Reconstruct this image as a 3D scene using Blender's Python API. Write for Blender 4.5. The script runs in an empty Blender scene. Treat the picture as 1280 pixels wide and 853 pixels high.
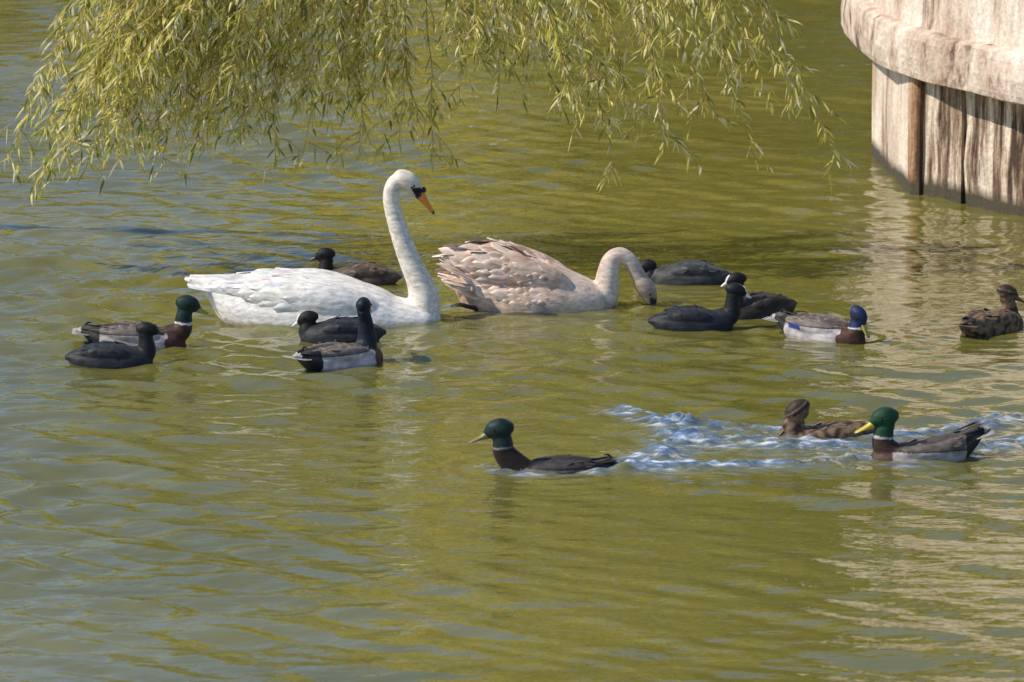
import bpy, math, random, bmesh
import numpy as np
from mathutils import Vector, Matrix, noise
from mathutils.kdtree import KDTree
from mathutils.bvhtree import BVHTree
random.seed(7); rng=np.random.default_rng(5)
scene=bpy.context.scene
R=math.radians

# ---------------------------------------------------------------- world / light / camera
SUN=Vector((-0.66,-0.13,0.68)).normalized()
w=bpy.data.worlds.new("World"); scene.world=w; w.use_nodes=True
nt=w.node_tree; bg=nt.nodes['Background']
sky=nt.nodes.new('ShaderNodeTexSky'); sky.sky_type='NISHITA'; sky.sun_disc=False
sky.sun_elevation=math.asin(SUN.z); sky.sun_rotation=math.atan2(SUN.x,SUN.y); sky.dust_density=.2; sky.ozone_density=3.5
nt.links.new(sky.outputs[0],bg.inputs[0]); bg.inputs[1].default_value=0.15
sl=bpy.data.lights.new("sun","SUN"); sl.energy=5.0; sl.angle=R(0.5); sl.color=(1,0.91,0.77)
so=bpy.data.objects.new("sun",sl); scene.collection.objects.link(so)
so.rotation_euler=SUN.to_track_quat('Z','Y').to_euler(); so.location=(-10,10,20)
cd=bpy.data.cameras.new("camera"); cam=bpy.data.objects.new("camera",cd); scene.collection.objects.link(cam)
cam.location=(0,0,4.5); cam.rotation_euler=(R(90-10.6),0,0); cd.lens=200; cd.sensor_width=36; cd.clip_end=3000
cd.dof.use_dof=True; cd.dof.focus_distance=24.2; cd.dof.aperture_fstop=7.1
scene.camera=cam
scene.view_settings.view_transform='Standard'

# ---------------------------------------------------------------- material helpers
def mat(name):
    m=bpy.data.materials.new(name); m.use_nodes=True
    n=m.node_tree; return m,n,n.nodes['Principled BSDF']
def nd(n,t,**k):
    x=n.nodes.new(t)
    for a,b in k.items(): setattr(x,a,b)
    return x
def ramp(n,stops):
    r=n.nodes.new('ShaderNodeValToRGB'); e=r.color_ramp.elements
    while len(e)<len(stops): e.new(0.5)
    for i,(p,c) in enumerate(stops): e[i].position=p; e[i].color=(*c,1) if len(c)==3 else c
    return r
def mapped_noise(n,scale,vec,detail=4,rough=.5,coord='Object'):
    tc=nd(n,'ShaderNodeTexCoord'); mp=nd(n,'ShaderNodeMapping'); mp.inputs['Scale'].default_value=vec
    no=nd(n,'ShaderNodeTexNoise'); no.inputs['Scale'].default_value=scale; no.inputs['Detail'].default_value=detail; no.inputs['Roughness'].default_value=rough
    n.links.new(tc.outputs[coord],mp.inputs[0]); n.links.new(mp.outputs[0],no.inputs['Vector']); return no
def mixc(n,blend,fac,a,b):
    m=nd(n,'ShaderNodeMix',data_type='RGBA',blend_type=blend)
    for sock,v in ((m.inputs[0],fac),(m.inputs[6],a),(m.inputs[7],b)):
        if isinstance(v,bpy.types.NodeSocket): n.links.new(v,sock)
        elif isinstance(v,tuple): sock.default_value=(*v,1)
        else: sock.default_value=v
    return m.outputs[2]

# plumage
plum,n,p=mat("plumage")
at=nd(n,'ShaderNodeAttribute',attribute_name='col')
no=mapped_noise(n,60,(0.35,1,1),3)
rp=ramp(n,[(0.3,(.66,.66,.66)),(0.7,(1.16,1.16,1.16))]); n.links.new(no.outputs[0],rp.inputs[0])
n.links.new(mixc(n,'MULTIPLY',1.0,at.outputs['Color'],rp.outputs[0]),p.inputs['Base Color'])
p.inputs['Roughness'].default_value=.6; p.inputs['Specular IOR Level'].default_value=.3
p.inputs['Sheen Weight'].default_value=.06; p.inputs['Sheen Roughness'].default_value=.4
bp=nd(n,'ShaderNodeBump'); bp.inputs['Strength'].default_value=.5; bp.inputs['Distance'].default_value=.006
n.links.new(no.outputs[0],bp.inputs['Height']); n.links.new(bp.outputs[0],p.inputs['Normal'])
billm,n,p=mat("bill_horn"); at=nd(n,'ShaderNodeAttribute',attribute_name='col'); n.links.new(at.outputs['Color'],p.inputs['Base Color']); p.inputs['Roughness'].default_value=.4
eyem,n,p=mat("eye_black"); p.inputs['Base Color'].default_value=(.004,.004,.004,1); p.inputs['Roughness'].default_value=.08
BM=[plum,billm,eyem]

# ---------------------------------------------------------------- geometry helpers
def catmull(P,nseg):
    P=np.array(P,float); Q=np.vstack([2*P[0]-P[1],P,2*P[-1]-P[-2]]); out=[]
    for i in range(len(P)-1):
        a,b,c,d=Q[i],Q[i+1],Q[i+2],Q[i+3]
        for k in range(nseg):
            t=k/nseg; out.append(.5*((2*b)+(-a+c)*t+(2*a-5*b+4*c-d)*t*t+(-a+3*b-3*c+d)*t**3))
    out.append(P[-1]); return np.array(out)
def tube(ctrl,nseg=6,ns=20,M=None,ref=Vector((0,1,0))):
    C=catmull(ctrl,nseg); C[:,3:]=np.maximum(C[:,3:],.0008)
    vs=[];ts=[];fs=[]; m=len(C)
    for i in range(m):
        a=C[max(i-1,0),:3]; b=C[min(i+1,m-1),:3]; T=Vector(b-a).normalized()
        S=(ref-T*ref.dot(T)).normalized(); U=S.cross(T)*-1
        o=Vector(C[i,:3])
        for j in range(ns):
            an=2*math.pi*j/ns; vs.append(o+S*(math.cos(an)*C[i,3])+U*(math.sin(an)*C[i,4])); ts.append(i/(m-1))
    for i in range(m-1):
        for j in range(ns):
            k=(j+1)%ns; fs.append((i*ns+j,i*ns+k,(i+1)*ns+k,(i+1)*ns+j))
    fs.append(tuple(range(ns))[::-1]); fs.append(tuple((m-1)*ns+j for j in range(ns)))
    if M is not None: vs=[M@v for v in vs]
    return vs,fs,ts
def newmesh(name,vs,fs,smooth=True):
    me=bpy.data.meshes.new(name); me.from_pydata([tuple(v) for v in vs],[],fs); me.update()
    if smooth: me.polygons.foreach_set('use_smooth',[True]*len(me.polygons))
    return me
def obj(name,me,parent=None):
    o=bpy.data.objects.new(name,me); scene.collection.objects.link(o)
    if parent: o.parent=parent
    return o
def setcol(me,cols,name='col'):
    a=me.color_attributes.new(name,'FLOAT_COLOR','POINT'); c=np.ones((len(cols),4),np.float32); c[:,:3]=np.array(cols); a.data.foreach_set('color',c.ravel())

class Bird:
    def __init__(s): s.parts=[]; s.V=[];s.F=[];s.C=[];s.Mi=[]
    def soft(s,label,t): s.parts.append((label,)+t)
    def add(s,vs,fs,cols,mi):
        o=len(s.V); s.V+=[Vector(v) for v in vs]; s.F+=[tuple(i+o for i in f) for f in fs]
        s.C+=(cols if isinstance(cols,list) else [cols]*len(vs)); s.Mi+=[mi]*len(fs)
    def skin(s,voxel,colfn,smooth=4):
        V=[];F=[];L=[]
        for lab,vs,fs,ts in s.parts:
            o=len(V); V+=vs; F+=[tuple(i+o for i in f) for f in fs]; L+=[(lab,t) for t in ts]
        ob=obj("tmp",newmesh("tmp",V,F))
        m=ob.modifiers.new("r",'REMESH'); m.mode='VOXEL'; m.voxel_size=voxel
        m=ob.modifiers.new("s",'SMOOTH'); m.iterations=smooth; m.factor=.5
        dg=bpy.context.evaluated_depsgraph_get(); me=bpy.data.meshes.new_from_object(ob.evaluated_get(dg))
        bpy.data.objects.remove(ob)
        kd=KDTree(len(V)); [kd.insert(v,i) for i,v in enumerate(V)]; kd.balance()
        vs=[v.co.copy() for v in me.vertices]; fs=[tuple(q.vertices) for q in me.polygons]
        cols=[]
        for v in vs:
            lab,t=L[kd.find(v)[1]]; cols.append(colfn(lab,t,v))
        s.bvh=BVHTree.FromPolygons(vs,fs); s.add(vs,fs,cols,0)
    def feather(s,base,d,nrm,L,W,lift,cm,ce,droop=0.0,round_=.5):
        side=d.cross(nrm).normalized(); vs=[];cs=[];fs=[];n1=7
        for i in range(n1):
            t=i/(n1-1); wd=W*.5*min(1,(.35+t*2.2))*math.sqrt(max(0,1-(max(0,t-(1-round_))/round_)**2.2)); wd=max(wd,.0006)
            for j in range(5):
                u=(j-2)/2; ht=lift*t-droop*t*t-abs(u)**1.5*W*.16*(1-.3*t)
                vs.append(base+d*(L*t)+side*(u*wd)+nrm*ht)
                e=max(abs(u)**2,t**4); k=1.0 if j!=2 else .85
                cs.append(tuple((cm[q]*(1-e)+ce[q]*e)*k for q in range(3)))
        for i in range(n1-1):
            for j in range(4): fs.append((i*5+j,i*5+j+1,(i+1)*5+j+1,(i+1)*5+j))
        s.add(vs,fs,cs,0)
    def lay(s,x,phis,Rr,zc,L,W,lift,elev,cm,ce,jit=.15,side=None):
        for sd in ((1,-1) if side is None else (side,)):
            for ph in phis:
                ph2=R(ph+random.uniform(-3,3)); xx=x+random.uniform(-.1,.1)*L
                g=Vector((xx,sd*Rr*math.cos(ph2),zc+Rr*math.sin(ph2)))
                # march towards the back's centre line so a feather never roots on the neck or head
                loc,nn,_,_=s.bvh.ray_cast(g,(Vector((xx,0,zc))-g).normalized())
                if loc is None: continue
                if nn.x>.55: continue
                d=Vector((-1,random.uniform(-jit,jit)-sd*.1,math.tan(R(elev))+random.uniform(-jit,jit)*.4)); d=(d-nn*d.dot(nn)*.9).normalized()
                n2=(nn-d*nn.dot(d)).normalized()
                f=random.uniform(.85,1.1); s.feather(loc-nn*.003,d,n2,L*f,W*f,lift*f,tuple(c*random.uniform(.9,1.06) for c in cm),ce)
    def sphere(s,c,r,col,mi):
        vs,fs,ts=tube([(-r*.98,0,0,r*.15,r*.15),(-r*.7,0,0,r*.7,r*.7),(0,0,0,r,r),(r*.7,0,0,r*.7,r*.7),(r*.98,0,0,r*.15,r*.15)],3,12,Matrix.Translation(c)); s.add(vs,fs,col,mi)
    def finish(s,name,loc,heading,scale=1.0):
        me=newmesh(name,s.V,s.F); setcol(me,s.C)
        for m in BM: me.materials.append(m)
        me.polygons.foreach_set('material_index',s.Mi); me.update()
        o=obj(name,me); o.location=loc; o.rotation_euler=(0,0,R(heading)); o.scale=(scale,)*3; return o
def nz(v,f,o=0): return noise.noise(v*f+Vector((o,o,o)))
def mixt(a,b,t): t=max(0,min(1,t)); return tuple(a[i]*(1-t)+b[i]*t for i in range(3))
def sc(a,k): return tuple(x*k for x in a)

# ---------------------------------------------------------------- adult mute swan
def swan():
    B=Bird()
    B.soft('body',tube([(-.68,0,.185,.015,.008),(-.62,0,.165,.05,.022),(-.55,0,.135,.09,.05),(-.45,0,.075,.15,.11),(-.3,0,.035,.20,.16),(-.15,0,.02,.22,.18),(0,0,.005,.22,.18),(.12,0,-.01,.205,.165),(.22,0,-.03,.18,.14),(.32,0,-.03,.145,.12),(.40,0,-.02,.11,.09),(.445,0,-.01,.05,.05)],5,32))
    for sd in (1,-1):
        B.soft('wing',tube([(.2,sd*.10,.03,.03,.03),(.1,sd*.13,.07,.06,.07),(-.08,sd*.145,.10,.075,.10),(-.28,sd*.12,.12,.07,.085),(-.45,sd*.08,.14,.045,.05),(-.58,sd*.045,.17,.025,.025),(-.66,sd*.03,.19,.008,.008)],5,20))
    B.soft('neck',tube([(.25,0,-.03,.10,.10),(.34,0,.015,.088,.09),(.368,0,.075,.075,.075),(.352,0,.16,.060,.058),(.310,0,.26,.048,.049),(.268,0,.375,.041,.043),(.233,0,.50,.036,.038),(.228,0,.565,.034,.036),(.248,0,.612,.033,.035),(.285,0,.625,.030,.032)],7,22))
    M=Matrix.Translation((.303,0,.610))@Matrix.Rotation(R(38),4,'Y')@Matrix.Scale(1.15,4); Mi=M.inverted()
    B.soft('head',tube([(-.06,0,-.012,.012,.012),(-.042,0,-.004,.030,.031),(-.005,0,.002,.035,.038),(.03,0,-.002,.028,.031),(.055,0,-.010,.019,.022),(.066,0,-.012,.012,.014)],6,20,M))
    def cf(lab,t,v):
        if lab=='head':
            q=Mi@v
            if q.x>.012+abs(q.z+.004)*2.0: return (.008,.008,.009)
            return (.72,.64,.53)
        k=.5+.5*nz(v,9)
        if lab=='neck': return mixt((.78,.72,.64),(.68,.59,.48),k*(.3+.7*t))
        c=mixt((.82,.79,.75),(.74,.70,.65),k)
        if v.z<.025: c=mixt((.42,.37,.28),c,v.z/.025)
        return c
    B.skin(.0058,cf,3)
    W1=(.77,.74,.71); W2=(.84,.81,.78)
    for i,x in enumerate(np.linspace(.12,-.08,6)): B.lay(x,[18+12*k+(i%2)*6 for k in range(5)],.4,.03,.09,.055,.001,3,W1,W2,.06)
    for i,x in enumerate(np.linspace(-.12,-.28,4)): B.lay(x,[14+11*k+(i%2)*5 for k in range(6)],.4,.03,.16,.060,.002,6,W1,W2,.06)
    for i,x in enumerate((-.34,-.40)): B.lay(x,[20,34,48,62],.35,.08,.20,.045,.006,9,W1,W2,.06)
    for k in range(9):
        a=(k-4)*.10; B.feather(Vector((-.52,a*.12,.14)),Vector((-1,a,.20)).normalized(),Vector((.2,0,1)).normalized(),.15,.045,.0,W1,W2)
    def bc(q):
        if q.x<.066 or q.x>.14 or (q.z<-.016-.13*q.x): return (.01,.01,.01)
        return (.75,.21,.03)
    vs,fs,ts=tube([(.045,0,-.008,.019,.022),(.075,0,-.013,.017,.017),(.105,0,-.021,.016,.011),(.135,0,-.030,.014,.007),(.148,0,-.035,.010,.004),(.152,0,-.037,.003,.002)],6,24)
    B.add([M@v for v in vs],fs,[bc(v) for v in vs],1)
    B.sphere(M@Vector((.062,0,.012)),.014,(.01,.01,.01),1)
    for sd in (1,-1): B.sphere(M@Vector((.022,sd*.028,.006)),.0065,(0,0,0),2)
    return B
swan().finish("mute_swan",(-.755,24.55,0),0)

# ---------------------------------------------------------------- cygnet
def cygnet():
    B=Bird()
    B.soft('body',tube([(-.38,0,.22,.02,.01),(-.34,0,.19,.05,.03),(-.29,0,.13,.10,.08),(-.2,0,.07,.15,.14),(-.08,0,.045,.19,.175),(.05,0,.03,.20,.17),(.15,0,.01,.18,.15),(.24,0,0,.145,.125),(.31,0,.0,.10,.09),(.35,0,0,.04,.04)],5,30))
    for sd in (1,-1):
        B.soft('wing',tube([(.18,sd*.08,.06,.03,.03),(.1,sd*.115,.11,.05,.07),(-.03,sd*.13,.155,.055,.085),(-.15,sd*.12,.185,.05,.088),(-.27,sd*.09,.19,.035,.06),(-.36,sd*.06,.215,.015,.025)],5,18))
    B.soft('neck',tube([(.2,0,-.02,.09,.09),(.29,0,.02,.075,.078),(.33,0,.085,.060,.062),(.338,0,.15,.049,.050),(.352,0,.205,.040,.041),(.390,0,.228,.035,.036),(.43,0,.205,.032,.034),(.462,0,.155,.031,.033),(.485,0,.11,.030,.032)],7,22))
    M=Matrix.Translation((.505,0,.072))@Matrix.Rotation(R(58),4,'Y')@Matrix.Scale(1.15,4); Mi=M.inverted()
    B.soft('head',tube([(-.06,0,-.006,.012,.012),(-.042,0,0,.030,.031),(-.005,0,.004,.034,.036),(.03,0,.0,.027,.029),(.055,0,-.006,.019,.02),(.064,0,-.01,.012,.012)],6,20,M))
    A=(.70,.52,.41); D=(.34,.20,.13)
    def cf(lab,t,v):
        k=.5+.9*nz(v,14)
        if lab=='head':
            q=Mi@v
            if q.x>.028+abs(q.z)*1.6: return (.025,.022,.024)
            return mixt((.28,.21,.17),(.46,.37,.31),k)
        if lab=='neck': return mixt(mixt((.58,.46,.38),(.76,.65,.55),k),(.44,.36,.30),max(0,t-.5)*1.6)
        c=mixt(D,A,k+.2)
        if v.x>.1: c=mixt(c,(.70,.55,.45),(v.x-.1)/.1)
        if v.z<.03: c=mixt((.54,.42,.34),c,.3)
        return c
    B.skin(.0058,cf,3)
    F1=(.40,.225,.145); F2=(.85,.72,.62); G1=(.68,.51,.41)
    for i,x in enumerate(np.linspace(.17,-.06,8)): B.lay(x,[2+11*k+(i%2)*5 for k in range(8)],.4,.03,.08,.048,.003,4,F1 if i%3 else G1,F2,.28)
    for i,x in enumerate(np.linspace(-.07,-.2,5)): B.lay(x,[5+10*k+(i%2)*5 for k in range(8)],.4,.05,.13,.050,.006,8,F1 if i%2 else G1,F2,.25)
    for i,x in enumerate((-.2,-.25)): B.lay(x,[-10,4,18,32,46,60],.35,.10,.18,.042,.008,16,G1,F2,.15)
    for k in range(11):
        sd=1 if k%2 else -1
        B.feather(Vector((-.02-random.random()*.12,sd*random.uniform(.03,.11),.21)),Vector((-1,random.uniform(-.2,.2),random.uniform(.35,.75))).normalized(),Vector((.4,sd*.5,1)).normalized(),random.uniform(.10,.15),.05,0,G1,F2,.012)
    for k in range(22):
        a=(k%11-5)*.07; B.feather(Vector((-.27,a*.5,.15-.03*(k//11))),Vector((-1,a,.55-.35*(k//11)+random.uniform(-.10,.10))).normalized(),Vector((.4,0,1)).normalized(),random.uniform(.12,.16),.044,0,G1 if k%2 else F1,F2)
    for k in range(14):
        B.feather(Vector((-.12-.01*k,-.15+.002*k,.05+.008*k)),Vector((-1,.25,.15+.05*k)).normalized(),Vector((.1,-1,.2)).normalized(),.17,.036,.0,G1,F2)
    def bc(q): return (.02,.02,.022) if (q.x<.066 or q.x>.132) else (.13,.11,.12)
    vs,fs,ts=tube([(.045,0,-.006,.018,.019),(.075,0,-.012,.016,.014),(.10,0,-.018,.015,.009),(.125,0,-.024,.014,.006),(.138,0,-.028,.009,.004),(.141,0,-.029,.003,.002)],6,20)
    B.add([M@v for v in vs],fs,[bc(v) for v in vs],1)
    for sd in (1,-1): B.sphere(M@Vector((.020,sd*.027,.006)),.006,(0,0,0),2)
    vs,fs,ts=tube([(-.22,-.1,.0,.01,.01),(-.28,-.13,.018,.012,.010),(-.32,-.14,.03,.03,.008),(-.36,-.14,.022,.02,.004)],5,12); B.add(vs,fs,(.015,.015,.018),1)
    return B
cygnet().finish("mute_swan_cygnet",(.09,24.9,0),0)

# ---------------------------------------------------------------- ducks and coots
DB={'drake':[(-.27,0,.072,.012,.005),(-.235,0,.062,.032,.013),(-.19,0,.042,.058,.034),(-.12,0,.022,.082,.060),(-.03,0,.010,.097,.076),(.06,0,.006,.094,.076),(.12,0,.006,.078,.068),(.17,0,.012,.055,.055),(.2,0,.018,.025,.03)],
    'coot':[(-.2,0,.035,.012,.008),(-.175,0,.035,.035,.022),(-.13,0,.025,.065,.05),(-.06,0,.015,.088,.075),(.02,0,.010,.092,.08),(.08,0,.008,.082,.074),(.13,0,.010,.062,.060),(.17,0,.012,.03,.035)]}
def waterbird(kind,head,yaw=0,pitch=5,hs=1.0,sink=0.0,lift_tail=0.0,tone=1.0,headcol=None,bodycol=None,neckmid=None,flat=1.0,bill=None,spec=False,ring=(.51,.55)):
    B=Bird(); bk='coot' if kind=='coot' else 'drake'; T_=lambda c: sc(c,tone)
    D=[(x,y,(z*flat-sink)+(lift_tail*max(0,-x-.05)),ry,rz*flat) for x,y,z,ry,rz in DB[bk]]
    B.soft('body',tube(D,5,24))
    for sd in (1,-1):
        if bk=='drake': W=[(.10,sd*.045,.035,.02,.02),(.05,sd*.06,.045,.03,.035),(-.05,sd*.065,.055,.034,.036),(-.15,sd*.04,.065,.022,.022),(-.21,sd*.02,.072,.012,.010),(-.25,sd*.01,.08,.004,.004)]
        else: W=[(.08,sd*.045,.045,.02,.02),(.03,sd*.055,.055,.03,.034),(-.06,sd*.05,.058,.032,.034),(-.13,sd*.03,.052,.02,.02),(-.18,sd*.012,.05,.006,.006)]
        B.soft('wing',tube([(x,y,z*flat-sink+lift_tail*max(0,-x-.05),a,b) for x,y,z,a,b in W],4,14))
    hx,hy,hz=head; x0=.10 if bk=='drake' else .08
    nm=neckmid or ((hx+x0)/2+.03,hy*.4,hz*.48)
    B.soft('neck',tube([(x0,0,.02-sink,.058,.058),(nm[0]-.006,nm[1],nm[2]*.75,.043,.045),(nm[0]*.55+hx*.45-.004,nm[1]*.5+hy*.5,nm[2]*.45+hz*.5,.030*hs,.032*hs),(hx-.014*math.cos(R(yaw)),hy-.014*math.sin(R(yaw)),hz-.012,.026*hs,.028*hs)],7,18))
    M=Matrix.Translation((hx,hy,hz))@Matrix.Rotation(R(yaw),4,'Z')@Matrix.Rotation(R(pitch),4,'Y')@Matrix.Scale(hs,4); Mi=M.inverted()
    k0=.88 if kind=='coot' else 1
    B.soft('head',tube([(a,0,c,d*k0,e*k0) for a,c,d,e in [(-.047,-.006,.006,.006),(-.036,0,.024,.026),(-.010,.004,.032,.036),(.015,.002,.029,.032),(.034,-.006,.018,.020),(.045,-.012,.010,.011)]],6,18,M))
    G=headcol or (.004,.022,.013)
    def cf(lab,t,v):
        k=.5+.9*nz(v,30); vz=v.z+sink
        if kind=='coot':
            if lab=='head' or (lab=='neck' and t>.4): return (.006,.006,.008)
            c=bodycol or (.015,.017,.023)
            return mixt(sc(c,.6),sc(c,1.4),k)
        if kind=='drake':
            if lab=='head': return sc(G,.7+.6*k)
            if lab=='neck':
                if t>ring[1]: return sc(G,.7+.6*k)
                if t>ring[0]: return T_((.5,.48,.46))
                return T_(mixt((.035,.016,.011),(.06,.03,.02),k))
            if v.x>.11+.02*k: return T_(mixt((.045,.019,.012),(.08,.036,.022),k))
            if v.x<-.245: return T_((.35,.32,.30))
            if v.x<-.165: return (.010,.010,.012)
            if abs(v.y)<.035+.02*k and lab!='neck': return T_(mixt((.04,.03,.025),(.09,.07,.06),k))
            if vz>.064: return T_(mixt((.09,.07,.058),(.18,.15,.135),k))
            if spec and vz>.040 and -.14<v.x<-.06: return (.02,.05,.22)
            if vz>.058: return T_((.025,.02,.018))
            return T_(mixt((.28,.25,.25),(.42,.39,.39),k))
        c1=(.03,.018,.011); c2=(.22,.14,.08); kk=.5+1.5*nz(v,45)
        if lab=='head':
            q=Mi@v
            if abs(q.z-.006)<.006: return T_((.03,.02,.014))
            if q.z>.018: return T_((.035,.022,.014))
            return T_(mixt((.10,.065,.04),(.19,.13,.085),kk))
        return T_(mixt(c1,c2,kk))
    B.skin(.0042,cf,3)
    if kind=='coot':
        c=bodycol or (.015,.017,.023)
        for i,x in enumerate((.05,.01,-.03,-.08)): B.lay(x,[25+18*k+(i%2)*8 for k in range(4)],.09 if x>0 else .15,.03-sink,.055,.026,.004,3,sc(c,.7),sc(c,2.6),.14)
        bw=bill or (.70,.66,.63)
        vs,fs,ts=tube([(.028,0,-.003,.010,.014),(.046,0,-.010,.008,.009),(.064,0,-.018,.005,.005),(.070,0,-.021,.002,.002)],5,14,M); B.add(vs,fs,bw,1)
        vs,fs,ts=tube([(.024,0,.026,.003,.003),(.030,0,.020,.007,.006),(.036,0,.010,.008,.008),(.040,0,-.003,.009,.009)],5,14,M); B.add(vs,fs,bw,1)
    else:
        if kind=='drake': f1,f2=T_((.08,.062,.05)),T_((.25,.21,.18)); t1,t2=T_((.18,.165,.16)),T_((.42,.4,.38))
        else: f1,f2=T_((.04,.024,.015)),T_((.32,.22,.135)); t1,t2=T_((.06,.04,.03)),T_((.28,.20,.13))
        for i,x in enumerate((.06,.02,-.02,-.06,-.10)): B.lay(x,[36+16*k+(i%2)*7 for k in range(4)],.09 if x>0 else .16,.03-sink,.06,.026,.004,4,f1,f2,.12)
        if kind=='hen':
            for i,x in enumerate((.06,.02,-.03,-.08,-.12)): B.lay(x,[0,12,22],.16,.02-sink,.04,.024,.003,4,f1,f2,.12)
        zt=.055-sink+lift_tail*.15
        for k in range(7):
            a=(k-3)*.12; B.feather(Vector((-.20,a*.1,zt)),Vector((-1,a,.12+lift_tail)).normalized(),Vector((0,0,1)),.085,.024,0,t1,t2)
        for sd in (1,-1):
            for k in range(3): B.feather(Vector((-.13,sd*.035,zt+.018)),Vector((-1,-sd*(.12+.03*k),.10+.05*k+lift_tail)).normalized(),Vector((0,sd*.3,1)).normalized(),.12-.01*k,.02,0,(.04,.03,.028),T_((.13,.11,.09)))
        if kind=='drake':
            vs,fs,ts=tube([(-.20,0,zt+.01,.006,.006),(-.225,0,zt+.03,.006,.006),(-.215,0,zt+.045,.004,.004),(-.20,0,zt+.043,.002,.002)],5,8); B.add(vs,fs,(.01,.01,.012),0)
        bc=bill or ((.34,.29,.05) if kind=='drake' else (.12,.07,.03))
        vs,fs,ts=tube([(.036,0,-.009,.014,.015),(.052,0,-.015,.0125,.010),(.072,0,-.021,.0135,.006),(.090,0,-.026,.0135,.004),(.099,0,-.028,.008,.003),(.101,0,-.0285,.003,.001)],5,18,M)
        B.add(vs,fs,bc,1); B.sphere(M@Vector((.099,0,-.027)),.0035*hs,(.03,.025,.02),1)
    for sd in (1,-1): B.sphere(M@Vector((.014,sd*(.026 if kind=='coot' else .0285),.008)),.0048,(0,0,0),2)
    return B
BLUE=(.008,.020,.070); DKB=(.05,.045,.042)
birds=[
 ("coot",dict(kind='coot',head=(.150,0,.135),bodycol=(.085,.062,.046),bill=DKB),(-.70,25.44,0),180),
 ("coot",dict(kind='coot',head=(.19,0,.068),bodycol=(.045,.045,.048),pitch=15),(.80,25.5,0),178),
 ("coot",dict(kind='coot',head=(.185,0,.165),pitch=10),(.79,24.34,0),3),
 ("coot",dict(kind='coot',head=(.13,0,.17),yaw=-20,bodycol=(.030,.022,.018)),(1.09,24.66,0),214),
 ("mallard_drake",dict(kind='drake',head=(.18,0,.115),pitch=42,headcol=BLUE,spec=True,tone=1.15),(1.345,24.12,0),-38),
 ("mallard_hen",dict(kind='hen',head=(.12,0,.145),yaw=-50,pitch=12),(2.09,24.30,0),55),
 ("mallard_drake",dict(kind='drake',head=(.215,0,.172),pitch=8,hs=1.12,headcol=(.004,.024,.018),tone=1.1),(-1.60,23.95,0),2),
 ("coot",dict(kind='coot',head=(.15,0,.150),pitch=0,bill=DKB),(-1.68,23.49,0),0),
 ("coot",dict(kind='coot',head=(.14,0,.095),pitch=10),(-.74,24.06,0),182),
 ("mallard_drake",dict(kind='drake',head=(.115,0,.235),yaw=35,pitch=5,headcol=(.004,.010,.022),tone=1.3,ring=(.12,.12)),(-.71,23.51,0),42),
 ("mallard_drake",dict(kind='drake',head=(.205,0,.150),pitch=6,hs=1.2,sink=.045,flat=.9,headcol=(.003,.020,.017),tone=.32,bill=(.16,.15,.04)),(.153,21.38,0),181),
 ("mallard_hen",dict(kind='hen',head=(.115,0,.095),pitch=35,hs=1.2,sink=.045,tone=.9),(1.24,22.02,0),186),
 ("mallard_drake",dict(kind='drake',head=(.15,0,.160),pitch=8,hs=1.2,sink=.018,lift_tail=.28,tone=.9,bill=(.5,.40,.05),headcol=(.004,.045,.018)),(1.585,21.57,0),188),
]
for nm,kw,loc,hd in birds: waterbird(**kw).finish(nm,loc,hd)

# ---------------------------------------------------------------- water
fx=np.arange(-2.9,2.9001,.016); fy=np.arange(16.5,37.0,.016)
def flank(a,b,n0,pw=2.2): return a+(b-a)*np.linspace(0,1,n0)**pw
xs=np.concatenate([flank(-2.9,-70,40)[1:][::-1],fx,flank(fx[-1],70,40)[1:]])
ys=np.concatenate([flank(16.5,-40,40)[1:][::-1],fy,flank(fy[-1],120,40)[1:]])
X,Y=np.meshgrid(xs,ys)
H=np.zeros_like(X)
amp=.85+.40*np.sin(X*.9+Y*.35+1)*np.sin(Y*.55-X*.3)+.30*np.sin(Y*1.3+X*1.1+2)
amp=amp*(.92+.75*np.clip((-X-.2)/1.5,0,1))
for i in range(64):
    lam=.085*(9)**rng.random(); k=2*math.pi/lam; th=R(84)+rng.normal()*.50
    sl=.0195*(1.25 if .12<lam<.40 else .80)
    warp=.35*np.sin(X*rng.uniform(.8,2)+Y*rng.uniform(.5,1.6)+rng.random()*6)
    H+=amp*(sl/k)*np.sin(k*(X*math.cos(th)+Y*math.sin(th))+rng.random()*6.28+warp*2.4)
ring=[(b[2][0],b[2][1],.17) for b in birds]+[(-.75,24.5,.42),(.1,24.85,.36),(.62,24.85,.05)]
for bx,by,r0 in ring:
    r=np.sqrt((X-bx)**2+((Y-by)*1.25)**2); q=np.clip(r-r0,0,None)
    H+=.0026*np.cos(2*math.pi*q/(.11+.03*(by%1)))*np.exp(-q/.33)*(q<2.0)
foam_skytint=np.zeros_like(X)
hf=np.zeros_like(X)
for i in range(34):
    lam=rng.uniform(.05,.14); k=2*math.pi/lam; th=R(75)+rng.normal()*.6
    hf+=np.sin(k*(X*math.cos(th)+Y*math.sin(th))+rng.random()*6.28+np.sin(X*5+i)*.8)
hf/=math.sqrt(17)
def crest(P,A,wd,fo):
    global H,foam_skytint
    P=catmull(P,6); D=np.full_like(X,9.)
    for a,b in zip(P[:-1],P[1:]):
        ab=b-a; L=(ab**2).sum(); t=np.clip(((X-a[0])*ab[0]+(Y-a[1])*ab[1])/L,0,1)
        D=np.minimum(D,np.hypot(X-a[0]-t*ab[0],Y-a[1]-t*ab[1]))
    e=np.exp(-(D/wd)**2); H=H+e*A*(.8+(.6*hf if fo>0 else 0)); foam_skytint=np.maximum(foam_skytint,np.exp(-(D/(wd*1.15))**2)*fo*np.clip(.75+.45*hf,0,1))
crest([(.45,22.50),(.62,22.28),(.9,22.16),(1.15,22.05)],.013,.08,1.0)
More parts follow.
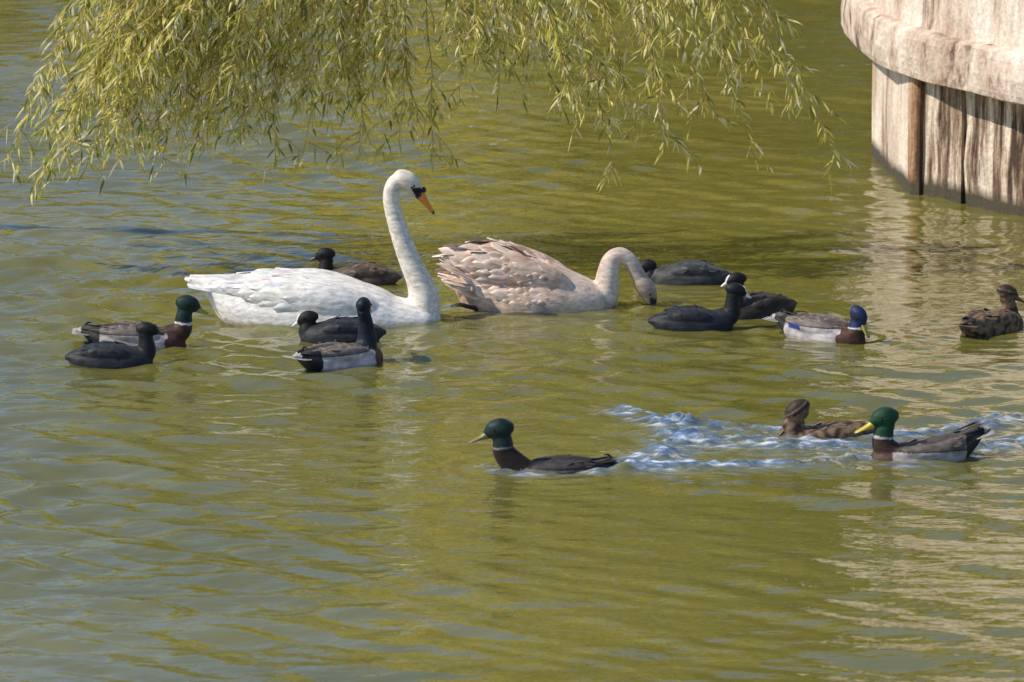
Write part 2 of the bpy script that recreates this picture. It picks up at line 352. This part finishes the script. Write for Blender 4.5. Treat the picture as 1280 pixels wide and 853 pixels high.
crest([(.64,22.2),(.68,21.95),(.60,21.66),(.44,21.42)],.015,.10,1.0)
crest([(.36,21.36),(.8,21.42),(1.3,21.52),(1.5,21.55)],.012,.075,1.0)
crest([(.7,21.9),(1.0,21.85),(1.3,21.8)],.010,.14,.85)
crest([(1.5,21.95),(1.75,22.1),(2.0,22.35)],.012,.09,.95)
crest([(1.75,21.7),(2.1,22.0),(2.5,22.3)],.010,.11,.85)
crest([(-.06,21.33),(.1,21.27),(.35,21.3)],.006,.035,.7)
crest([(-.06,21.35),(-.10,21.42)],.006,.035,.7)
crest([(1.3,21.5),(1.42,21.44),(1.6,21.44)],.005,.035,.6)
crest([(1.1,22.0),(1.12,21.92),(1.35,21.9)],.005,.035,.5)
for i in range(4):
    crest([(.3+.35*i,21.2-.16*i),(.9+.35*i,20.95-.2*i),(1.6+.3*i,20.75-.22*i)],.006,.10,0)
    crest([(.2-.4*i,22.75+.12*i),(.7-.35*i,23.0+.1*i),(1.4-.3*i,23.15+.1*i)],.007,.10,0)
win=np.clip((3.4-np.abs(X))/.5,0,1)*np.clip((Y-15.5)/1,0,1)*np.clip((38-Y)/1.5,0,1)
H*=win
ny,nx=X.shape; idx=np.arange(nx*ny).reshape(ny,nx)
quads=np.stack([idx[:-1,:-1],idx[:-1,1:],idx[1:,1:],idx[1:,:-1]],-1).reshape(-1,4)
me=bpy.data.meshes.new("water"); me.vertices.add(nx*ny)
me.vertices.foreach_set('co',np.stack([X,Y,H],-1).astype(np.float32).ravel())
me.loops.add(quads.size); me.loops.foreach_set('vertex_index',quads.astype(np.int32).ravel())
me.polygons.add(len(quads)); me.polygons.foreach_set('loop_start',np.arange(0,quads.size,4,dtype=np.int32)); me.polygons.foreach_set('loop_total',np.full(len(quads),4,np.int32))
me.polygons.foreach_set('use_smooth',np.ones(len(quads),bool)); me.update(calc_edges=True)
a=me.attributes.new('foam_skytint','FLOAT','POINT'); a.data.foreach_set('value',(foam_skytint*win).astype(np.float32).ravel())
m,n,p=mat("lake_water")
n1=mapped_noise(n,.5,(.6,1,1),4); rp=ramp(n,[(.3,(.105,.102,.022)),(.7,(.160,.145,.034))]); n.links.new(n1.outputs[0],rp.inputs[0])
fa=nd(n,'ShaderNodeAttribute',attribute_name='foam_skytint')
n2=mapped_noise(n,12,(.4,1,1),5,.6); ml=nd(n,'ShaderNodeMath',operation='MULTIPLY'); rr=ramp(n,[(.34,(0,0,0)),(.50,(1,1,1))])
n5=mapped_noise(n,30,(.30,1,1),6,.65); fc=ramp(n,[(.42,(.05,.09,.16)),(.53,(.18,.27,.42)),(.58,(.42,.50,.62)),(.64,(.85,.87,.90))]); n.links.new(n5.outputs[0],fc.inputs[0])  # wake colour: white foam flecks over slate blues painted in as sky reflection
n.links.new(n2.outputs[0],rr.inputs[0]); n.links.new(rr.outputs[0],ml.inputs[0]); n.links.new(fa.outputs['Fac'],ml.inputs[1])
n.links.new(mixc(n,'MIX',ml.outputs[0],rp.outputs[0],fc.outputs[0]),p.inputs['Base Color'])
p.inputs['Roughness'].default_value=.015; p.inputs['IOR'].default_value=2.15
n3=mapped_noise(n,9,(.5,1.3,1),3,.55); n4=mapped_noise(n,28,(.5,1.2,1),2,.5)
ad=nd(n,'ShaderNodeMath',operation='MULTIPLY_ADD'); n.links.new(n4.outputs[0],ad.inputs[0]); ad.inputs[1].default_value=.25; n.links.new(n3.outputs[0],ad.inputs[2])
b=nd(n,'ShaderNodeBump'); b.inputs['Strength'].default_value=.7; b.inputs['Distance'].default_value=.011; n.links.new(ad.outputs[0],b.inputs['Height']); n.links.new(b.outputs[0],p.inputs['Normal'])
me.materials.append(m); obj("water",me)

# ---------------------------------------------------------------- ground (lake bed and banks, one sheet to the horizon)
gx=np.concatenate([-flank(9,900,30)[::-1],np.linspace(-8.5,45,60),flank(45,900,25)[1:]]); gy=np.concatenate([-flank(2,900,25)[::-1],np.linspace(-1,62,70),flank(62,900,30)[1:]])
GX,GY=np.meshgrid(gx,gy)
dx=np.maximum(-6.6-GX,GX-42); dy=np.maximum(4-GY,GY-50); d=np.maximum(dx,dy)+.25*np.sin(GX*.7+GY*.4)
GZ=-1.2+1.7*np.clip(d/2.0+.5,0,1)**1.5+.15*np.sin(GX*.13)*np.cos(GY*.11)*(d>1)
ny,nx=GX.shape; idx=np.arange(nx*ny).reshape(ny,nx)
me=newmesh("ground",np.stack([GX,GY,GZ],-1).reshape(-1,3),[tuple(int(v) for v in q) for q in np.stack([idx[:-1,:-1],idx[:-1,1:],idx[1:,1:],idx[1:,:-1]],-1).reshape(-1,4)])
m,n,p=mat("grass_bank"); n1=mapped_noise(n,1.5,(1,1,1),6); rp=ramp(n,[(.3,(.04,.055,.015)),(.7,(.10,.11,.03))]); n.links.new(n1.outputs[0],rp.inputs[0]); n.links.new(rp.outputs[0],p.inputs['Base Color']); p.inputs['Roughness'].default_value=.9
me.materials.append(m); obj("ground",me)

# ---------------------------------------------------------------- foliage material
def leafmat(name,tr,rough=.45):
    m,n,p=mat(name); at=nd(n,'ShaderNodeAttribute',attribute_name='col'); n.links.new(at.outputs['Color'],p.inputs['Base Color']); p.inputs['Roughness'].default_value=rough; p.inputs['Specular IOR Level'].default_value=.35
    t=nd(n,'ShaderNodeBsdfTranslucent'); n.links.new(at.outputs['Color'],t.inputs[0]); mx=nd(n,'ShaderNodeMixShader'); mx.inputs[0].default_value=tr
    n.links.new(p.outputs[0],mx.inputs[1]); n.links.new(t.outputs[0],mx.inputs[2]); n.links.new(mx.outputs[0],n.nodes['Material Output'].inputs[0]); return m
bark,n,p=mat("bark"); n1=mapped_noise(n,12,(1,1,.2),5); rp=ramp(n,[(.3,(.04,.03,.02)),(.7,(.14,.11,.08))]); n.links.new(n1.outputs[0],rp.inputs[0]); n.links.new(rp.outputs[0],p.inputs['Base Color']); p.inputs['Roughness'].default_value=.9
leafm=leafmat("distant_leaves",.4)
V=[];C=[];TV=[];TF=[]
def crown(cx,cy,cz,rx,rz,nl,tint):
    th=rng.random(nl)*2*np.pi; cp=rng.random(nl)*2-1; r=(.55+.45*rng.random(nl)**.6)
    lump=1+.22*np.sin(th*3+cx)+.15*np.sin(cp*7+th*2+cy)
    sp=np.sqrt(1-cp**2); c=np.stack([cx+rx*r*lump*sp*np.cos(th),cy+rx*r*lump*sp*np.sin(th),cz+rz*r*lump*cp],-1)
    u=rng.normal(size=(nl,3)); u/=np.linalg.norm(u,axis=1)[:,None]; v=np.cross(u,rng.normal(size=(nl,3))); v/=np.linalg.norm(v,axis=1)[:,None]
    s=(.22+.25*rng.random(nl))[:,None]
    V.append(np.stack([c-u*s,c-v*s*.6,c+u*s,c+v*s*.6],1).reshape(-1,3))
    q=np.sin(c[:,0]*1.1+cx)*np.sin(c[:,1]*.9+1)*np.sin(c[:,2]*1.5+cy)
    clump=np.where(q>-.15,1.05,.30)[:,None]
    col=np.array(tint)[None]*(clump*(.75+.5*rng.random(nl)[:,None])); C.append(np.repeat(np.clip(col,.01,1),4,0))
tints=[(.86,.74,.16),(.74,.68,.15),(.88,.74,.18),(.54,.56,.12)]
for i in range(34):
    row=i%2; cx=.9+i*1.5+rng.normal()*.4; cy=55+row*5+rng.normal(); hh=rng.uniform(12,18)
    crown(cx,cy,hh*.55,3.0,hh*.5,3000,tints[i%4])
    a,b,_=tube([(cx,cy,0,.35,.35),(cx+.2,cy,hh*.3,.25,.25),(cx,cy,hh*.8,.08,.08)],4,8); o=len(TV); TV+=a; TF+=[tuple(k+o for k in f) for f in b]
for i in range(16):
    cx=-3.0-i*2.2; cy=54+rng.normal(); hh=rng.uniform(4.6,7.6); crown(cx,cy,hh*.5,2.0,hh*.5,1700,tints[i%4])
    a,b,_=tube([(cx,cy,0,.2,.2),(cx+.2,cy,hh*.3,.15,.15),(cx,cy,hh*.8,.05,.05)],4,8); o=len(TV); TV+=a; TF+=[tuple(k+o for k in f) for f in b]
V=np.concatenate(V);C=np.concatenate(C)
nq=len(V)//4; TVa=np.array([tuple(v) for v in TV]); off=len(V)
me=newmesh("distant_trees",np.concatenate([V,TVa]),[(4*i,4*i+1,4*i+2,4*i+3) for i in range(nq)]+[tuple(k+off for k in f) for f in TF],False)
setcol(me,np.concatenate([C,np.full((len(TVa),3),.07)])); me.materials.append(leafm); me.materials.append(bark)
me.polygons.foreach_set('material_index',[0]*nq+[1]*len(TF)); obj("distant_trees",me)

# ---------------------------------------------------------------- weeping willow
V=[];F=[];C=[]; TV=[];TF=[]
def leaf(pos,d,L,W,col):
    d=d.normalized(); up=Vector((random.gauss(0,1),random.gauss(0,1),random.gauss(0,1))); s=d.cross(up).normalized(); nn=s.cross(d)
    o=len(V); b=random.uniform(-.12,.2)*L
    V.extend([pos,pos+d*L*.3+s*W*.5+nn*b*.3,pos+d*L*.65+s*W*.42+nn*b*.7,pos+d*L+nn*b*1.4-Vector((0,0,L*.1)),pos+d*L*.65-s*W*.42+nn*b*.7,pos+d*L*.3-s*W*.5+nn*b*.3,pos+d*L*.33-nn*W*.18+nn*b*.3,pos+d*L*.66-nn*W*.15+nn*b*.7])
    F.extend([(o,o+1,o+6),(o+1,o+2,o+7,o+6),(o+2,o+3,o+7),(o,o+6,o+5),(o+6,o+7,o+4,o+5),(o+7,o+3,o+4)])
    C.extend([col]*8)
LC=[(.78,.70,.17),(.86,.77,.24),(.66,.63,.14),(.88,.80,.36),(.52,.54,.12),(.90,.86,.60),(.26,.30,.06)]
def twig(P,r0,r1,ns=5):
    ctrl=[(q.x,q.y,q.z,r0+(r1-r0)*i/(len(P)-1),r0+(r1-r0)*i/(len(P)-1)) for i,q in enumerate(P)]
    a,b,_=tube(ctrl,1,ns,None,Vector((.3,1,.1))); o=len(TV); TV.extend(a); TF.extend([tuple(k+o for k in f) for f in b])
def leaves_along(P,step,dens,shade):
    for a,b in zip(P[:-1],P[1:]):
        ab=b-a; L=ab.length; k=max(1,int(L/step))
        for i in range(k):
            if random.random()>dens: continue
            q=a+ab*((i+random.random())/k); t=ab.normalized(); sd=Vector((random.gauss(0,1),random.gauss(0,1),random.gauss(0,.5))).normalized()
            d=(t*.8+sd*.75+Vector((0,0,-.35))); c=random.choice(LC); f=random.uniform(.8,1.05)*shade
            leaf(q,d,random.uniform(.04,.095),random.uniform(.008,.0135),tuple(x*f for x in c))
def bez(a,b,c,n0):
    return [a*(1-t)**2+b*2*t*(1-t)+c*t*t for t in [i/n0 for i in range(n0+1)]]
tips=[(-2.32,.50),(-2.18,.39),(-2.10,.45),(-2.0,.46),(-1.92,.60),(-1.84,.56),(-1.74,.7),(-1.62,.46),(-1.55,.62),(-1.44,.6),(-1.34,.75),(-1.25,.63),(-1.17,.7),(-1.10,.56),(-.99,.52),(-.93,.8),(-.85,.71),(-.78,.8),(-.70,.56),(-.6,.75),(-.52,.6),(-.44,.7),(-.37,.54),(-.24,.78),(-.15,.95),(-.07,.82),(.07,.86),(.14,1.0),(.22,.75),(.30,.65),(.40,.72),(.48,.48),(.58,.62),(.70,.52),(.77,.78),(.88,.95),(.96,.71),(1.05,.8),(1.14,.52),(1.2,.85),(1.33,.71),(1.42,.66),(1.51,.46)]
strands=[(x,z) for x,z in tips]
for i in range(36): strands.append((-2.05+2.7*random.random()**1.25,random.uniform(.78,1.2)))
for i in range(26): strands.append((random.uniform(-2.0,-.85),random.uniform(.6,1.1)))
for i in range(12): strands.append((random.uniform(-2.25,-1.7),random.uniform(.5,.9)))
for i in range(8): strands.append((random.uniform(.55,1.3),random.uniform(.85,1.25)))
for xt,zt in strands:
    y=26.0+random.uniform(-.5,.5); zt=zt-(y-25.85)*.18
    zr=random.uniform(1.5,1.95); xr=-.4+(xt+.4)*.64+random.uniform(-.15,.15)
    A=Vector((xr,y-random.uniform(-.2,.2),zr)); Cc=Vector((xt,y,zt)); Bc=(A+Cc)/2+Vector((random.uniform(.0,.16)*(-1 if xt<-.4 else 1)*.6,0,random.uniform(-.05,.12)))
    P=bez(A,Bc,Cc,14); P=[q+Vector((random.gauss(0,.006),random.gauss(0,.006),0)) for q in P]
    twig(P,.0042,.0012); sh=random.uniform(.85,1.1)
    leaves_along(P[2:],.024,.95,sh)
    for q0,q1 in zip(P[2:-1],P[3:]):
        for _ in range(2 if xt<.5 else 1):
            if random.random()<.25: continue
            s=q0.lerp(q1,random.random()); L=random.uniform(.08,.26)
            dirx=random.gauss(0,.4)+(-.25 if xt<-.4 else .2)
            e=s+Vector((dirx*L,random.gauss(0,.3)*L,-L*random.uniform(.5,1))); e.z=max(e.z,zt-.05)
            m_=(s+e)/2+Vector((dirx*.15*L,0,.12*L)); Q=bez(s,m_,e,4); twig(Q,.0018,.0008,4); leaves_along(Q,.018,.92,sh)
def limb(P,r0,r1):
    m_=catmull([(q[0],q[1],q[2]) for q in P],6); twig([Vector(q) for q in m_],r0,r1,10)
limb([(-8.9,27.2,-.3),(-8.8,27.2,1.2),(-8.7,27.1,2.4),(-9.0,27.0,3.6),(-9.3,27.0,4.6)],.34,.12)
limb([(-8.7,27.1,2.3),(-7.0,26.6,3.2),(-5.0,26.3,3.3),(-3.2,26.2,2.7),(-1.8,26.1,2.05),(-.6,26.0,1.85)],.07,.010)
limb([(-1.8,26.1,2.05),(-.6,26.1,1.95),(.3,26.0,1.8),(.8,25.9,1.7)],.012,.005)
limb([(-3.2,26.2,2.7),(-2.4,26.0,2.2),(-1.7,25.9,1.95),(-1.3,25.9,1.8)],.03,.006)
limb([(-8.7,27.1,2.4),(-9.6,28.2,3.6),(-10.3,29.0,4.6)],.16,.04)
for i in range(60):
    bx=random.uniform(-11.2,-8.3); by=random.uniform(25.5,29.5); z0=random.uniform(3.4,4.8); z1=random.uniform(.9,2.2)
    P=bez(Vector((bx,by,z0)),Vector((bx-.1,by,z0-.4)),Vector((bx+random.gauss(0,.2),by,z1)),12); twig(P,.006,.002,4); leaves_along(P,.035,.9,1)
off=len(V)
me=newmesh("weeping_willow",V+TV,F+[tuple(k+off for k in f) for f in TF]); setcol(me,C+[(.35,.27,.09)]*len(TV))
wl=leafmat("willow_leaves",.5,.45); wt,n,p=mat("willow_twig"); n1=mapped_noise(n,5,(1,1,1),3); rp=ramp(n,[(.35,(.30,.16,.06)),(.65,(.56,.42,.15))]); n.links.new(n1.outputs[0],rp.inputs[0]); n.links.new(rp.outputs[0],p.inputs['Base Color']); p.inputs['Roughness'].default_value=.6
me.materials.append(wl); me.materials.append(wt); me.polygons.foreach_set('material_index',[0]*len(F)+[1]*len(TF)); obj("willow_tree",me)

# ---------------------------------------------------------------- stone pier
def dens(P,step=.05):
    out=[]
    for a,b in zip(P[:-1],P[1:]):
        a=np.array(a,float);b=np.array(b,float); k=max(1,int(np.linalg.norm(b-a)/step))
        for i in range(k): out.append(a+(b-a)*i/k)
    out.append(np.array(P[-1],float)); return np.array(out)
def loft(name,P,levels,parent,mt,jit=.006,back=((9.,25.),(9.,36.),(2.4,36.))):
    P=np.array(P); T=np.gradient(P,axis=0); T/=np.linalg.norm(T,axis=1)[:,None]; N=np.stack([T[:,1],-T[:,0]],-1)
    vs=[];m_=len(P)+len(back)
    for z,o in levels:
        for q,nn in zip(P,N):
            e=noise.noise(Vector((q[0]*6,q[1]*6,z*6)))*jit+noise.noise(Vector((q[0]*22,q[1]*22,z*22)))*jit*.6
            vs.append((q[0]+nn[0]*(o+e),q[1]+nn[1]*(o+e),z+e*.5))
        for q in back: vs.append((q[0],q[1],z))
    fs=[]
    for i in range(len(levels)-1):
        for j in range(m_):
            k=(j+1)%m_; fs.append((i*m_+j,i*m_+k,(i+1)*m_+k,(i+1)*m_+j))
    fs.append(tuple(range(m_))[::-1]); fs.append(tuple((len(levels)-1)*m_+j for j in range(m_)))
    me=newmesh(name,vs,fs); me.materials.append(mt); me.update()
    bm=bmesh.new(); bm.from_mesh(me); bmesh.ops.recalc_face_normals(bm,faces=bm.faces); bm.to_mesh(me); bm.free()
    me.polygons.foreach_set('use_smooth',[False]*len(me.polygons))
    return obj(name,me,parent)
def stone(name,dark,mid,light,p0,p1,p2,algae,vs=.10,sc_=9):
    m,n,p=mat(name)
    s1=mapped_noise(n,sc_,(1,1,vs),7,.7); s2=mapped_noise(n,2.6,(1,1,.6),6,.65); s3=mapped_noise(n,40,(1,1,1),4,.6)
    r1=ramp(n,[(p0,dark),(p1,mid),(p2,light)]); n.links.new(s1.outputs[0],r1.inputs[0])
    r2=ramp(n,[(.35,(.60,.50,.42)),(.60,(1.05,1.03,1.0))]); n.links.new(s2.outputs[0],r2.inputs[0])
    c=mixc(n,'MULTIPLY',1.0,r1.outputs[0],r2.outputs[0])
    r3=ramp(n,[(.35,(.8,.8,.8)),(.65,(1.1,1.1,1.1))]); n.links.new(s3.outputs[0],r3.inputs[0]); c=mixc(n,'MULTIPLY',1.0,c,r3.outputs[0])
    if algae:
        tc=nd(n,'ShaderNodeTexCoord'); sp=nd(n,'ShaderNodeSeparateXYZ'); n.links.new(tc.outputs['Object'],sp.inputs[0])
        ma=nd(n,'ShaderNodeMath',operation='MULTIPLY_ADD'); n.links.new(s2.outputs[0],ma.inputs[0]); ma.inputs[1].default_value=-.10; n.links.new(sp.outputs[2],ma.inputs[2])
        ra=ramp(n,[(.0,(1,1,1)),(.05,(0,0,0))]); n.links.new(ma.outputs[0],ra.inputs[0]); c=mixc(n,'MIX',ra.outputs[0],c,(.06,.05,.03))
    n.links.new(c,p.inputs['Base Color']); p.inputs['Roughness'].default_value=.88
    ad=nd(n,'ShaderNodeMath',operation='ADD'); n.links.new(s1.outputs[0],ad.inputs[0]); n.links.new(s3.outputs[0],ad.inputs[1])
    b=nd(n,'ShaderNodeBump'); b.inputs['Strength'].default_value=.7; b.inputs['Distance'].default_value=.012; n.links.new(ad.outputs[0],b.inputs['Height']); n.links.new(b.outputs[0],p.inputs['Normal'])
    return m
pier=bpy.data.objects.new("stone_pier",None); scene.collection.objects.link(pier)
mw=stone("stained_concrete_wall",(.06,.035,.022),(.32,.23,.165),(.72,.64,.54),.42,.50,.58,True,.10,14)
ml_=stone("pale_concrete_ledge",(.14,.09,.065),(.60,.49,.41),(.76,.68,.60),.36,.45,.6,False,.5,5)
mr=stone("rust_stain",(.06,.03,.015),(.30,.15,.07),(.55,.38,.26),.4,.5,.62,True)
mpl=stone("pale_render",(.14,.08,.05),(.68,.57,.48),(.80,.73,.65),.33,.42,.6,True,.12,7)
wr=dens([(2.03,28.03),(2.215,27.735),(2.235,27.76),(2.25,27.74),(2.235,27.70),(2.49,27.3),(3.1,26.45),(4.2,25.75),(8,25.3)],.04)
loft("lower_wall",wr,[(-1,0),(0,0),(.2,.003),(.4,0),(.60,0)],pier,mw,.016,((9.,25.3),(9.,31.),(2.6,29.6)))
loft("corner_pilaster",dens([(2.1,29.45),(1.872,29.3),(1.975,28.10),(2.02,28.04)],.05),[(-1,0),(0,0),(.3,.002),(.635,0)],pier,mpl,.006,((2.3,28.2),(2.4,29.3)))
loft("rusted_corner",dens([(1.982,28.083),(1.99,28.03),(2.03,27.995)],.01),[(-1,.004),(.3,.006),(.63,.004)],pier,mr,.004,((2.08,28.06),(2.05,28.12)))
led=catmull([(3.2,32.0),(2.5,31.6),(1.95,31.0),(1.745,30.0),(1.81,28.6),(2.0,27.87),(2.218,27.43),(2.45,27.0),(3.0,26.2),(4.1,25.3),(8.,24.8)],16)
loft("ledge",led,[(.585,-.10),(.59,-.03),(.60,-.008),(.63,0),(.70,.003),(.79,.0),(.82,-.010),(.835,-.04),(.84,-.12)],pier,ml_,.014,((9.,24.8),(9.,32.)))
loft("parapet",led,[(.80,-.075),(.9,-.085),(1.3,-.10),(1.9,-.11)],pier,mpl,.010,((8.8,25.),(8.8,31.8)))
